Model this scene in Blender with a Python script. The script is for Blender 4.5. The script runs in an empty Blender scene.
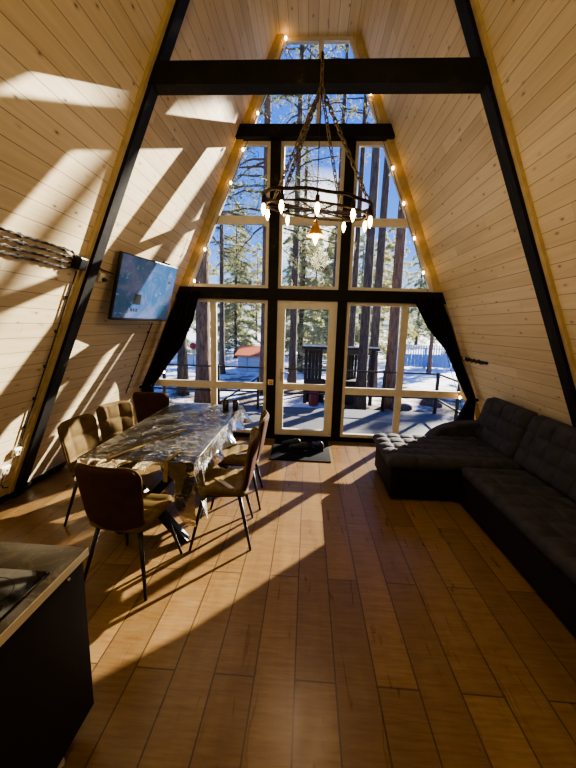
import bpy, bmesh, math, random
from mathutils import Vector, Matrix, noise
random.seed(7)
PI = math.pi
C = bpy.context.scene.collection

# ------------------------------------------------------------------ measured room
H_EYE = 1.7706                      # camera height
XC, A, M = -0.0164, 2.8872, 0.4227  # ridge axis, half width at the floor, slope run per metre of height
YF = 5.255                          # inner face of the glazed gable
ZC = 5.54                           # flat ceiling
YB = -4.5                           # back wall
FPX, PITCH, YAW, ROLL = 345.9, -0.168, 0.0529, 0.0294
NS = math.sqrt(1 + M * M)


def cam_axes():
    F = Vector((-math.sin(YAW) * math.cos(PITCH), math.cos(YAW) * math.cos(PITCH), math.sin(PITCH)))
    R = Vector((math.cos(YAW), math.sin(YAW), 0))
    U = R.cross(F)
    return R * math.cos(ROLL) + U * math.sin(ROLL), -R * math.sin(ROLL) + U * math.cos(ROLL), F


RX, UX, FX = cam_axes()


def at(px, py, Y):
    """survey of the photograph: the point at depth Y that the photo shows at px, py"""
    d = FX + RX * ((px - 288) / FPX) + UX * ((384 - py) / FPX)
    t = Y / d.y
    return Vector((d.x * t, d.y * t, H_EYE + d.z * t))


def xw(z, s, off=0.0):
    """x of the sloping wall at height z; s=-1 left, +1 right"""
    return XC + s * (A - off - M * z)


# ------------------------------------------------------------------ node helpers
class NT:
    def __init__(self, name):
        self.mat = bpy.data.materials.new(name)
        self.mat.use_nodes = True
        self.t = self.mat.node_tree
        self.t.nodes.clear()
        self.out = self.n('ShaderNodeOutputMaterial')

    def n(self, typ, **kw):
        nd = self.t.nodes.new(typ)
        for k, v in kw.items():
            setattr(nd, k, v)
        return nd

    def set(self, sock, v):
        if hasattr(v, 'is_output') or isinstance(v, bpy.types.NodeSocket):
            self.t.links.new(v, sock)
        else:
            if isinstance(v, (tuple, list)) and len(v) == 3 and sock.type == 'RGBA':
                v = (*v, 1)
            sock.default_value = v

    def m(self, op, a, b=None, c=None, clamp=False):
        nd = self.n('ShaderNodeMath', operation=op, use_clamp=clamp)
        self.set(nd.inputs[0], a)
        if b is not None: self.set(nd.inputs[1], b)
        if c is not None: self.set(nd.inputs[2], c)
        return nd.outputs[0]

    def comb(self, x, y, z=0.0):
        nd = self.n('ShaderNodeCombineXYZ')
        for i, v in enumerate((x, y, z)): self.set(nd.inputs[i], v)
        return nd.outputs[0]

    def obj(self):
        return self.n('ShaderNodeTexCoord').outputs['Object']

    def sep(self, v):
        nd = self.n('ShaderNodeSeparateXYZ'); self.set(nd.inputs[0], v)
        return nd.outputs

    def noise(self, vec, scale=5, detail=3, rough=0.5, dist=0.0):
        nd = self.n('ShaderNodeTexNoise')
        self.set(nd.inputs['Vector'], vec)
        nd.inputs['Scale'].default_value = scale
        nd.inputs['Detail'].default_value = detail
        nd.inputs['Roughness'].default_value = rough
        nd.inputs['Distortion'].default_value = dist
        return nd.outputs['Fac']

    def white(self, vec):
        nd = self.n('ShaderNodeTexWhiteNoise', noise_dimensions='3D'); self.set(nd.inputs['Vector'], vec)
        return nd.outputs['Value']

    def vor(self, vec, scale=1.0, feature='F1'):
        nd = self.n('ShaderNodeTexVoronoi', feature=feature); self.set(nd.inputs['Vector'], vec)
        nd.inputs['Scale'].default_value = scale
        return nd.outputs

    def ramp(self, fac, stops, interp='LINEAR'):
        nd = self.n('ShaderNodeValToRGB'); self.set(nd.inputs[0], fac)
        cr = nd.color_ramp; cr.interpolation = interp
        while len(cr.elements) < len(stops): cr.elements.new(0.5)
        for e, (p, c) in zip(cr.elements, stops):
            e.position = p
            e.color = (*c, 1) if len(c) == 3 else c
        return nd.outputs[0]

    def mix(self, fac, a, b, blend='MIX'):
        nd = self.n('ShaderNodeMix', data_type='RGBA', blend_type=blend)
        self.set(nd.inputs[0], fac); self.set(nd.inputs[6], a); self.set(nd.inputs[7], b)
        return nd.outputs[2]

    def bump(self, height, strength=0.3, dist=0.01):
        nd = self.n('ShaderNodeBump'); self.set(nd.inputs['Height'], height)
        nd.inputs['Strength'].default_value = strength; nd.inputs['Distance'].default_value = dist
        return nd.outputs[0]

    def pbr(self, color, rough=0.5, metal=0.0, normal=None, **kw):
        b = self.n('ShaderNodeBsdfPrincipled')
        self.set(b.inputs['Base Color'], color); self.set(b.inputs['Roughness'], rough)
        b.inputs['Metallic'].default_value = metal
        if normal is not None: self.set(b.inputs['Normal'], normal)
        for k, v in kw.items(): self.set(b.inputs[k.replace('_', ' ')], v)
        return b

    def done(self, shader):
        self.t.links.new(shader.outputs[0] if hasattr(shader, 'outputs') else shader, self.out.inputs['Surface'])
        return self.mat


def planks(name, width, length, stops, groove=0.03, rough=0.5, half=False, knots=True, ygap=None, groove_dark=0.35,
           gscale=(1.6, 26), yoff=0.0, sheen=0.3, bump=0.35, spec=0.5, saw=False, gr_amt=0.4, var=0.35):
    k = NT(name)
    u, v, _ = k.sep(k.obj())
    vv = k.m('DIVIDE', v, width)
    row = k.m('FLOOR', vv); fv = k.m('FRACT', vv)
    uu = k.m('DIVIDE', k.m('SUBTRACT', u, yoff), length)
    if half:
        uu = k.m('ADD', uu, k.m('MULTIPLY', k.m('FLOORED_MODULO', row, 2.0), 0.5))
    else:
        uu = k.m('ADD', uu, k.white(k.comb(row, 3.7)))
    col = k.m('FLOOR', uu); fu = k.m('FRACT', uu)
    rnd = k.white(k.comb(row, col, 1.3))
    gv = k.comb(k.m('ADD', k.m('MULTIPLY', u, gscale[0]), k.m('MULTIPLY', rnd, 37.0)), k.m('MULTIPLY', v, gscale[1]), rnd)
    g1 = k.noise(gv, 1.0, 4, 0.6, 0.6)
    g2 = k.noise(k.comb(k.m('MULTIPLY', u, 0.7), k.m('MULTIPLY', v, 4.0), rnd), 2.0, 2)
    f = k.m('ADD', k.m('MULTIPLY', g1, gr_amt), k.m('ADD', k.m('MULTIPLY', rnd, var), k.m('MULTIPLY', g2, 0.25)))
    colr = k.ramp(f, stops)
    if saw:   # cross sawn marks of the laminate
        s = k.noise(k.comb(k.m('MULTIPLY', u, 55.0), k.m('MULTIPLY', v, 5.0), rnd), 1.0, 3, 0.7)
        s = k.m('MULTIPLY', k.m('SUBTRACT', s, 0.5), 1.0)
        colr = k.mix(k.m('ADD', 0.30, k.m('MULTIPLY', s, 1.6), clamp=True), colr, (0.55, 0.36, 0.18), 'MULTIPLY')
    if knots:
        kv = k.comb(k.m('ADD', k.m('MULTIPLY', u, 6.0), k.m('MULTIPLY', rnd, 11.0)), k.m('MULTIPLY', v, 13.0), 0.0)
        d = k.vor(kv, 1.0)
        kd = k.ramp(d['Distance'], [(0.0, (1, 1, 1)), (0.07, (0.9, 0.9, 0.9)), (0.12, (0.25, 0.25, 0.25)), (0.26, (0, 0, 0))])
        pick = k.m('GREATER_THAN', k.sep(d['Color'])[0], 0.40)
        colr = k.mix(k.m('MULTIPLY', kd, k.m('MULTIPLY', pick, 0.85)), colr, (0.16, 0.075, 0.025))
    e1 = k.m('GREATER_THAN', k.m('ABSOLUTE', k.m('SUBTRACT', fv, 0.5)), 0.5 - groove)
    e2 = k.m('GREATER_THAN', k.m('ABSOLUTE', k.m('SUBTRACT', fu, 0.5)), 0.5 - groove * width / length)
    e = k.m('MAXIMUM', e1, k.m('MULTIPLY', e2, 0.35 if knots else 1.0))
    colr = k.mix(k.m('MULTIPLY', e, groove_dark), colr, (0.03, 0.015, 0.006))
    hgt = k.m('SUBTRACT', k.m('MULTIPLY', g1, 0.25), e)
    nm = k.bump(hgt, bump, 0.004)
    rg = k.m('ADD', rough, k.m('MULTIPLY', k.m('SUBTRACT', g1, 0.5), 0.25))
    b = k.pbr(colr, rg, normal=nm)
    b.inputs['Specular IOR Level'].default_value = spec
    return k.done(b)


def simple(name, color, rough=0.5, metal=0.0, var=0.15, scale=12, bump=0.0, **kw):
    k = NT(name)
    o = k.obj()
    nz = k.noise(o, scale, 3)
    dark = tuple(c * (1 - var) for c in color); lite = tuple(min(1, c * (1 + var)) for c in color)
    c = k.ramp(nz, [(0.25, dark), (0.75, lite)])
    nm = k.bump(k.noise(o, scale * 4, 2), bump, 0.004) if bump else None
    return k.done(k.pbr(c, rough, metal, nm, **kw))


def black_wood():
    k = NT('black stained timber')
    o = k.obj(); x, y, z = k.sep(o)
    n1 = k.noise(o, 9, 4, 0.65)
    n2 = k.noise(k.comb(k.m('MULTIPLY', x, 3), k.m('MULTIPLY', y, 40), k.m('MULTIPLY', z, 3)), 1.2, 4, 0.7)
    c = k.ramp(n2, [(0.35, (0.005, 0.0045, 0.004)), (0.62, (0.012, 0.010, 0.008)), (0.75, (0.07, 0.055, 0.04))])
    return k.done(k.pbr(c, k.m('ADD', 0.45, k.m('MULTIPLY', n1, 0.3)), normal=k.bump(n1, 0.4, 0.01), Specular_IOR_Level=0.22))


def velour(name, lo, hi, scale=14):
    k = NT(name)
    o = k.obj()
    n1 = k.noise(o, scale, 3); n2 = k.noise(o, 160, 2)
    c = k.ramp(k.m('ADD', k.m('MULTIPLY', n1, 0.8), k.m('MULTIPLY', n2, 0.2)), [(0.3, lo), (0.7, hi)])
    b = k.pbr(c, 0.8, normal=k.bump(n2, 0.25, 0.002))
    b.inputs['Sheen Weight'].default_value = 0.35
    b.inputs['Sheen Roughness'].default_value = 0.4
    b.inputs['Sheen Tint'].default_value = (*[min(1, h * 2.2) for h in hi], 1)
    b.inputs['Specular IOR Level'].default_value = 0.2
    return k.done(b)


def thin_glass():
    k = NT('window glass')
    tr = k.n('ShaderNodeBsdfTransparent'); tr.inputs[0].default_value = (0.95, 0.97, 0.98, 1)
    gl = k.n('ShaderNodeBsdfGlossy'); gl.inputs['Roughness'].default_value = 0.02
    fr = k.n('ShaderNodeFresnel'); fr.inputs[0].default_value = 1.35
    mx = k.n('ShaderNodeMixShader')
    k.t.links.new(fr.outputs[0], mx.inputs[0]); k.t.links.new(tr.outputs[0], mx.inputs[1]); k.t.links.new(gl.outputs[0], mx.inputs[2])
    return k.done(mx)


def film_mat():
    k = NT('clear plastic film')
    o = k.obj(); x, y, z = k.sep(o)
    w = k.noise(k.comb(k.m('MULTIPLY', x, 2.0), k.m('MULTIPLY', y, 8.0), k.m('MULTIPLY', z, 4)), 2.0, 4, 0.55, 1.1)
    w2 = k.noise(o, 28, 2, 0.5, 0.8)
    h = k.m('ADD', k.m('MULTIPLY', w, 1.0), k.m('MULTIPLY', w2, 0.12))
    nm = k.bump(h, 0.5, 0.012)
    tr = k.n('ShaderNodeBsdfTransparent'); tr.inputs[0].default_value = (0.90, 0.90, 0.86, 1)
    gl = k.n('ShaderNodeBsdfGlossy'); gl.inputs['Roughness'].default_value = 0.05
    gl.inputs[0].default_value = (1, 1, 1, 1)
    k.t.links.new(nm, gl.inputs['Normal'])
    fr = k.n('ShaderNodeFresnel'); fr.inputs[0].default_value = 2.6
    k.t.links.new(nm, fr.inputs['Normal'])
    mx = k.n('ShaderNodeMixShader')
    k.t.links.new(k.m('ADD', 0.06, fr.outputs[0], clamp=True), mx.inputs[0])
    k.t.links.new(tr.outputs[0], mx.inputs[1]); k.t.links.new(gl.outputs[0], mx.inputs[2])
    df = k.n('ShaderNodeBsdfDiffuse'); df.inputs[0].default_value = (.8, .74, .6, 1)
    m2 = k.n('ShaderNodeMixShader'); m2.inputs[0].default_value = 0.04
    k.t.links.new(mx.outputs[0], m2.inputs[1]); k.t.links.new(df.outputs[0], m2.inputs[2])
    return k.done(m2)


def emit(name, color, strength):
    k = NT(name)
    e = k.n('ShaderNodeEmission'); e.inputs[0].default_value = (*color, 1); e.inputs[1].default_value = strength
    return k.done(e)


def leaf_mat(name, lo, hi, trans):
    k = NT(name)
    rnd = k.noise(k.obj(), 1.1, 3)
    c = k.ramp(rnd, [(0.3, lo), (0.7, hi)])
    d = k.n('ShaderNodeBsdfDiffuse'); k.set(d.inputs[0], c)
    t = k.n('ShaderNodeBsdfTranslucent'); k.set(t.inputs[0], k.mix(0.5, c, trans))
    mx = k.n('ShaderNodeMixShader'); mx.inputs[0].default_value = 0.5
    k.t.links.new(d.outputs[0], mx.inputs[1]); k.t.links.new(t.outputs[0], mx.inputs[2])
    return k.done(mx)


def bark_mat(name, lo, hi):
    k = NT(name)
    o = k.obj(); x, y, z = k.sep(o)
    n = k.noise(k.comb(k.m('MULTIPLY', x, 14), k.m('MULTIPLY', y, 14), k.m('MULTIPLY', z, 2.5)), 1.5, 4, 0.65, 0.4)
    c = k.ramp(n, [(0.35, lo), (0.68, hi)])
    return k.done(k.pbr(c, 0.9, normal=k.bump(n, 0.8, 0.03)))


def snow_ground():
    k = NT('patchy snow')
    o = k.obj(); x, y, z = k.sep(o)
    n = k.noise(o, 0.55, 5, 0.6); n2 = k.noise(o, 3.0, 4, 0.65)
    near = k.m('MULTIPLY', k.m('SUBTRACT', 17.0, y), 0.021)
    f = k.m('ADD', k.m('ADD', k.m('MULTIPLY', n, 0.6), k.m('MULTIPLY', n2, 0.4)), k.m('MAXIMUM', near, -0.1))
    c = k.ramp(f, [(0.50, (0.86, 0.88, 0.92)), (0.57, (0.70, 0.68, 0.66)), (0.64, (0.20, 0.13, 0.07)), (0.8, (0.10, 0.065, 0.035))])
    return k.done(k.pbr(c, 0.85, normal=k.bump(n2, 0.6, 0.15)))


MT = {}
MT['wall'] = planks('pale pine boards', 0.125, 3.2, [(0.25, (0.50, 0.40, 0.245)), (0.5, (0.62, 0.51, 0.33)), (0.8, (0.73, 0.625, 0.44))], groove=0.022,
                    rough=0.55, groove_dark=0.6, gscale=(0.9, 26), spec=0.3, gr_amt=.62, var=.28)
MT['ceil'] = MT['wall']
MT['floor'] = planks('golden oak laminate', 0.2065, 1.46, [(0.25, (0.178, 0.113, 0.051)), (0.5, (0.262, 0.171, 0.079)), (0.8, (0.36, 0.248, 0.121))], groove=0.019, rough=0.31,
                     half=True, knots=False, yoff=0.75, groove_dark=0.8, saw=True, gscale=(2.2, 18), spec=0.45, bump=0.25, gr_amt=0.2, var=0.25)
MT['black'] = black_wood()
MT['trimwood'] = simple('honey pine trim', (0.50, 0.395, 0.21), 0.55, var=0.2, scale=9)
MT['cream'] = simple('cream window frame', (0.63, 0.595, 0.525), 0.45, var=0.06)
MT['glass'] = thin_glass()
MT['curtain'] = velour('black curtain cloth', (0.006, 0.005, 0.006), (0.013, 0.011, 0.012), 6)
MT['sofa'] = velour('charcoal velour', (0.024, 0.024, 0.030), (0.054, 0.052, 0.062), 10)
MT['sofa_base'] = velour('black sofa base cloth', (0.008, 0.006, 0.006), (0.016, 0.012, 0.012), 10)
MT['chair_in'] = velour('mustard brown velour', (0.072, 0.046, 0.014), (0.14, 0.092, 0.032), 12)
MT['chair_out'] = velour('dark brown chair shell', (0.030, 0.012, 0.007), (0.055, 0.022, 0.011), 12)
MT['blackmetal'] = simple('black painted metal', (0.012, 0.011, 0.011), 0.4, 0.3)
MT['iron'] = simple('rusty dark iron', (0.030, 0.020, 0.015), 0.6, 0.6, var=0.5, scale=40, bump=0.3)
MT['chain'] = simple('worn steel chain', (0.22, 0.18, 0.13), 0.45, 0.8, var=0.4, scale=50)
MT['film'] = film_mat()
MT['tape'] = simple('yellow packing tape', (0.26, 0.18, 0.055), 0.3, var=0.25)
MT['bulb'] = emit('warm lit bulb', (1.0, 0.60, 0.22), 15)
MT['fairy'] = emit('warm fairy bulb', (1.0, 0.52, 0.17), 16)
MT['brass'] = simple('amber glass and brass', (0.75, 0.36, 0.03), 0.25, 0.3)
MT['plastic_w'] = simple('white plastic', (0.66, 0.62, 0.54), 0.4, var=0.04)
MT['plastic_b'] = simple('black plastic', (0.012, 0.012, 0.013), 0.35)
MT['cable'] = simple('brown twisted cable', (0.022, 0.014, 0.009), 0.8, var=0.5, scale=90)
MT['mat'] = simple('dark rubber doormat', (0.004, 0.005, 0.007), 0.9, bump=0.6, scale=60, Specular_IOR_Level=0.15)
MT['shoe'] = simple('black shoe leather', (0.012, 0.010, 0.010), 0.45)
MT['cab'] = simple('dark brown cabinet board', (0.013, 0.009, 0.007), 0.7, var=0.1, Specular_IOR_Level=0.25)
MT['hob'] = simple('black hob glass', (0.006, 0.006, 0.006), 0.06)
MT['snowroof'] = simple('snow on roof', (0.85, 0.87, 0.9), 0.9)


def worktop_mat():
    k = NT('dark glint-painted worktop')
    o = k.obj()
    n = k.noise(o, 5, 5, 0.6, 1.6)
    c = k.ramp(n, [(0.47, (0.050, 0.042, 0.030)), (0.5, (0.12, 0.10, 0.065)), (0.53, (0.055, 0.045, 0.033))])  # pale streaks painted in for glints on the glossy top
    return k.done(k.pbr(c, 0.14))


def table_mat():
    k = NT('dark grey stone tabletop')
    o = k.obj()
    n = k.noise(o, 3.5, 5, 0.62, 1.2)
    c = k.ramp(n, [(0.3, (0.028, 0.020, 0.012)), (0.55, (0.065, 0.048, 0.028)), (0.72, (0.17, 0.13, 0.075))])
    return k.done(k.pbr(c, 0.3))


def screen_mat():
    k = NT('painted blue screen reflection')
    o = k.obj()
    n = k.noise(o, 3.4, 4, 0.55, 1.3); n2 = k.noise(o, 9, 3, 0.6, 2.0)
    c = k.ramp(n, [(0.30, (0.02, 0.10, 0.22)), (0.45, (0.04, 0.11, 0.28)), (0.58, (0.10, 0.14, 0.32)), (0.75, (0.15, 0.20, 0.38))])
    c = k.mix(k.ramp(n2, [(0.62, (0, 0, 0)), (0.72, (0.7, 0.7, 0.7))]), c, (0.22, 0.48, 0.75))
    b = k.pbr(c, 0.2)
    k.set(b.inputs['Emission Color'], c); b.inputs['Emission Strength'].default_value = 0.10  # blue blotches paint a window reflection, slight emission adds its glow
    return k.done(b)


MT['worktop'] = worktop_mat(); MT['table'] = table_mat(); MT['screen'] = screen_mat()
MT['worktop_edge'] = simple('cream worktop edge', (0.72, 0.66, 0.52), 0.4, var=0.06)
MT['deck'] = planks('weathered terrace boards', 0.12, 2.5, [(0.25, (0.055, 0.06, 0.07)), (0.5, (0.085, 0.092, 0.105)), (0.8, (0.13, 0.138, 0.155))], groove=0.04, rough=0.8, knots=False)
MT['snow'] = snow_ground()
MT['bark_a'] = bark_mat('grey brown bark', (0.045, 0.033, 0.026), (0.17, 0.125, 0.095))
MT['bark_b'] = bark_mat('reddish pine bark', (0.09, 0.05, 0.032), (0.30, 0.185, 0.12))
MT['needle_a'] = leaf_mat('olive pine needles', (0.09, 0.105, 0.055), (0.22, 0.23, 0.125), (0.42, 0.41, 0.22))
MT['needle_b'] = leaf_mat('grey green needles', (0.07, 0.10, 0.065), (0.18, 0.21, 0.13), (0.36, 0.40, 0.20))
MT['needle_c'] = leaf_mat('olive leaves with painted sun', (0.22, 0.24, 0.12), (0.48, 0.47, 0.28), (0.75, 0.70, 0.36))  # brighter copy of the olive foliage, sunlight put into the colour
MT['needle_d'] = leaf_mat('grey green needles with painted haze', (0.16, 0.20, 0.13), (0.38, 0.42, 0.29), (0.60, 0.62, 0.34))  # paler copy of the grey green foliage, haze put into the colour
MT['hutwood'] = simple('dark stained hut boards', (0.030, 0.022, 0.020), 0.7, var=0.4, scale=20)
MT['red'] = simple('red paint', (0.42, 0.03, 0.025), 0.5)
MT['darkred'] = simple('dull red tank paint', (0.17, 0.02, 0.02), 0.6)
MT['orange'] = simple('orange roof sheet', (0.62, 0.17, 0.05), 0.6)
MT['shedwall'] = simple('pale blue shed wall', (0.46, 0.56, 0.62), 0.6)
MT['bluefence'] = simple('blue fence boards', (0.22, 0.36, 0.60), 0.6)
MT['whitefence'] = simple('white fence pales', (0.62, 0.66, 0.72), 0.6)
MT['steel'] = simple('brushed handle steel', (0.5, 0.47, 0.42), 0.35, 0.9)


# ------------------------------------------------------------------ mesh helpers
class MB:
    def __init__(self):
        self.v = []; self.f = []; self.sm = []

    def add(self, vs, fs, smooth=False):
        b = len(self.v)
        self.v += [tuple(p) for p in vs]
        self.f += [tuple(i + b for i in f) for f in fs]
        self.sm += [smooth] * len(fs)
        return self

    def box(self, x0, x1, y0, y1, z0, z1, bev=0.0):
        if bev <= 0:
            vs = [(x, y, z) for z in (z0, z1) for y in (y0, y1) for x in (x0, x1)]
            fs = [(0, 2, 3, 1), (4, 5, 7, 6), (0, 1, 5, 4), (2, 6, 7, 3), (0, 4, 6, 2), (1, 3, 7, 5)]
            return self.add(vs, fs)
        bm = bmesh.new()
        bmesh.ops.create_cube(bm, size=1)
        for q in bm.verts:
            q.co = Vector(((x0 + x1) / 2 + q.co.x * (x1 - x0), (y0 + y1) / 2 + q.co.y * (y1 - y0), (z0 + z1) / 2 + q.co.z * (z1 - z0)))
        bmesh.ops.bevel(bm, geom=bm.edges[:], offset=bev, segments=3, profile=0.5, affect='EDGES')
        return self.bm(bm, True)

    def bm(self, bm, smooth=True):
        bm.verts.index_update()
        self.add([q.co[:] for q in bm.verts], [[q.index for q in f.verts] for f in bm.faces], smooth)
        bm.free()
        return self

    def prism(self, poly, axis, lo, hi):
        """extrude a closed 2-D polygon along an axis; poly pairs fill the other two axes in x,y,z order"""
        n = len(poly)
        def put(p, t):
            q = list(p); q.insert(axis, t); return tuple(q)
        vs = [put(p, lo) for p in poly] + [put(p, hi) for p in poly]
        fs = [tuple(range(n))[::-1], tuple(range(n, 2 * n))] + [(i, (i + 1) % n, n + (i + 1) % n, n + i) for i in range(n)]
        return self.add(vs, fs)

    def beam(self, p, q, w, h, up=(0, 0, 1)):
        """square bar from p to q, w across and h along 'up'"""
        p, q = Vector(p), Vector(q)
        d = (q - p).normalized(); u = Vector(up); s = d.cross(u)
        if s.length < 1e-4: s = d.cross(Vector((1, 0, 0)))
        s.normalize(); u = s.cross(d)
        vs = []
        for e in (p, q):
            for a, b in ((-1, -1), (1, -1), (1, 1), (-1, 1)):
                vs.append(e + s * (a * w / 2) + u * (b * h / 2))
        return self.add(vs, [(0, 1, 2, 3), (7, 6, 5, 4), (0, 4, 5, 1), (1, 5, 6, 2), (2, 6, 7, 3), (3, 7, 4, 0)])

    def tube(self, pts, r, n=8, closed=False, caps=True):
        pts = [Vector(p) for p in pts]
        m = len(pts); rs = r if isinstance(r, (list, tuple)) else [r] * m
        prev = None; vs = []
        for i, p in enumerate(pts):
            if closed: d = pts[(i + 1) % m] - pts[i - 1]
            else: d = pts[min(i + 1, m - 1)] - pts[max(i - 1, 0)]
            d.normalize()
            if prev is None:
                a = Vector((0, 0, 1)) if abs(d.z) < 0.9 else Vector((1, 0, 0))
                s = d.cross(a).normalized()
            else:
                s = prev - d * prev.dot(d)
                s = s.normalized() if s.length > 1e-6 else d.orthogonal().normalized()
            prev = s; t = d.cross(s)
            for k in range(n):
                an = 2 * PI * k / n
                vs.append(p + (s * math.cos(an) + t * math.sin(an)) * rs[i])
        fs = []
        for i in range(m if closed else m - 1):
            j = (i + 1) % m
            for k in range(n):
                l = (k + 1) % n
                fs.append((i * n + k, i * n + l, j * n + l, j * n + k))
        if caps and not closed:
            fs.append(tuple(range(n))[::-1]); fs.append(tuple(range((m - 1) * n, m * n)))
        return self.add(vs, fs, True)

    def lathe(self, prof, c=(0, 0, 0), n=16):
        vs = []; fs = []
        for r, z in prof:
            for k in range(n):
                an = 2 * PI * k / n
                vs.append((c[0] + r * math.cos(an), c[1] + r * math.sin(an), c[2] + z))
        for i in range(len(prof) - 1):
            for k in range(n):
                l = (k + 1) % n
                fs.append((i * n + k, i * n + l, (i + 1) * n + l, (i + 1) * n + k))
        if prof[0][0] > 1e-5: fs.append(tuple(range(n))[::-1])
        if prof[-1][0] > 1e-5: fs.append(tuple(range((len(prof) - 1) * n, len(prof) * n)))
        return self.add(vs, fs, True)

    def pad(self, nx, ny, front, back):
        """closed cushion: two grids over s,t in -1..1 that share their border"""
        vs = []; idx = {}
        def put(key, p):
            idx[key] = len(vs); vs.append(tuple(p))
        for j in range(ny + 1):
            for i in range(nx + 1):
                s, t = -1 + 2 * i / nx, -1 + 2 * j / ny
                border = i in (0, nx) or j in (0, ny)
                pf, pb = Vector(front(s, t)), Vector(back(s, t))
                if border:
                    put(('f', i, j), (pf + pb) / 2); idx[('b', i, j)] = idx[('f', i, j)]
                else:
                    put(('f', i, j), pf); put(('b', i, j), pb)
        fs = []
        for j in range(ny):
            for i in range(nx):
                fs.append(tuple(idx[('f', a, b)] for a, b in ((i, j), (i + 1, j), (i + 1, j + 1), (i, j + 1))))
                fs.append(tuple(idx[('b', a, b)] for a, b in ((i, j), (i, j + 1), (i + 1, j + 1), (i + 1, j))))
        return self.add(vs, fs, True)

    def grid(self, nu, nv, fn, smooth=True):
        vs = [fn(i / nu, j / nv) for j in range(nv + 1) for i in range(nu + 1)]
        fs = [(j * (nu + 1) + i, j * (nu + 1) + i + 1, (j + 1) * (nu + 1) + i + 1, (j + 1) * (nu + 1) + i) for j in range(nv) for i in range(nu)]
        return self.add(vs, fs, smooth)

    def build(self, name, mat, parent=None, fix=True):
        me = bpy.data.meshes.new(name)
        me.from_pydata(self.v, [], self.f)
        me.polygons.foreach_set('use_smooth', self.sm)
        if fix and len(self.f) < 60000:
            bm = bmesh.new(); bm.from_mesh(me)
            bmesh.ops.recalc_face_normals(bm, faces=bm.faces[:])
            bm.to_mesh(me); bm.free()
        me.materials.append(MT[mat] if isinstance(mat, str) else mat)
        me.update()
        o = bpy.data.objects.new(name, me)
        C.objects.link(o)
        if parent is not None: o.parent = parent
        return o


def tag(o, label=None, cat=None, group=None, kind=None):
    if label: o['label'] = label
    if cat: o['category'] = cat
    if group: o['group'] = group
    if kind: o['kind'] = kind
    return o


def thing(name, label, cat, loc=(0, 0, 0), rz=0.0, group=None):
    o = bpy.data.objects.new(name, None)
    o.empty_display_size = 0.1
    C.objects.link(o)
    o.location = loc; o.rotation_euler = (0, 0, rz)
    return tag(o, label, cat, group)


def struct(o, label=None, cat=None):
    return tag(o, label, cat, None, 'structure')


def copy_tree(o, parent=None):
    c = o.copy(); C.objects.link(c)
    if parent is not None: c.parent = parent
    for ch in list(o.children): copy_tree(ch, c)
    return c


def rr(s, t, a, b, r):
    """square -> rounded rectangle of half sizes a, b"""
    x, y = a * s, b * t
    ax, ay = abs(x), abs(y)
    if ax > a - r and ay > b - r:
        qx, qy = (ax - (a - r)) / r, (ay - (b - r)) / r
        nx, ny = qx * math.sqrt(1 - qy * qy / 2), qy * math.sqrt(1 - qx * qx / 2)
        x = math.copysign(a - r + r * nx, x); y = math.copysign(b - r + r * ny, y)
    return x, y


def tuft(x, y, px, py, p=0.35):
    return (abs(math.sin(PI * x / px)) * abs(math.sin(PI * y / py))) ** p


# ------------------------------------------------------------------ camera
cam = bpy.data.cameras.new('camera'); co = bpy.data.objects.new('camera', cam); C.objects.link(co)
cam.sensor_fit = 'HORIZONTAL'; cam.sensor_width = 36; cam.lens = FPX / 576 * 36
cam.clip_start = 0.05; cam.clip_end = 500
co.matrix_world = Matrix(((RX.x, UX.x, -FX.x, 0), (RX.y, UX.y, -FX.y, 0), (RX.z, UX.z, -FX.z, H_EYE), (0, 0, 0, 1)))
bpy.context.scene.camera = co

# ------------------------------------------------------------------ room shell
LV = ZC * NS
def slope_wall(name, s):
    b = MB()
    # local x along the room, y up the slope, z outwards
    b.add([(x, y, z) for z in (0, 0.12) for y in (-0.05, LV + 0.05) for x in (YB, YF + 0.11)],
          [(0, 2, 3, 1), (4, 5, 7, 6), (0, 1, 5, 4), (2, 6, 7, 3), (0, 4, 6, 2), (1, 3, 7, 5)])
    o = b.build(name, 'wall')
    eu = Vector((0, 1, 0)); ev = Vector((-s * M, 0, 1)).normalized(); ew = Vector((s, 0, M)).normalized()
    o.matrix_world = Matrix(((eu.x, ev.x, ew.x, XC + s * A), (eu.y, ev.y, ew.y, 0), (eu.z, ev.z, ew.z, 0), (0, 0, 0, 1)))
    return struct(o)
slope_wall('wall_left', -1); slope_wall('wall_right', 1)
b = MB(); b.add([(x, y, z) for z in (0, -0.1) for y in (-A - 0.1, A + 0.1) for x in (YB, YF + 0.11)],
                [(0, 1, 3, 2), (4, 6, 7, 5), (0, 4, 5, 1), (2, 3, 7, 6), (0, 2, 6, 4), (1, 5, 7, 3)])
fl = struct(b.build('floor', 'floor'))
fl.rotation_euler = (0, 0, PI / 2)      # local x -> room depth, local y -> -x
b = MB(); hw = A - M * ZC + 0.06
b.add([(x, y, z) for z in (0, 0.1) for y in (-hw, hw) for x in (YB, YF + 0.11)],
      [(0, 2, 3, 1), (4, 5, 7, 6), (0, 1, 5, 4), (2, 6, 7, 3), (0, 4, 6, 2), (1, 3, 7, 5)])
ce = struct(b.build('ceiling', 'ceil')); ce.location = (XC, 0, ZC); ce.rotation_euler = (0, 0, PI / 2)
MB().prism([(xw(-.05, -1), -.05), (xw(-.05, 1), -.05), (xw(ZC, 1), ZC), (xw(ZC, -1), ZC)], 1, YB - 0.1, YB).build('wall_back', 'wall')
struct(bpy.data.objects['wall_back'])
for side, s in (('left', -1), ('right', 1)):
    o = MB().prism([(xw(0.001, s), 0.001), (xw(0.07, s), 0.07), (xw(0.07, s) - s * 0.018, 0.07), (xw(0, s) - s * 0.025, 0.001)], 1, YB, YF - 0.02).build('baseboard_' + side, 'black')
    struct(o)

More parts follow.
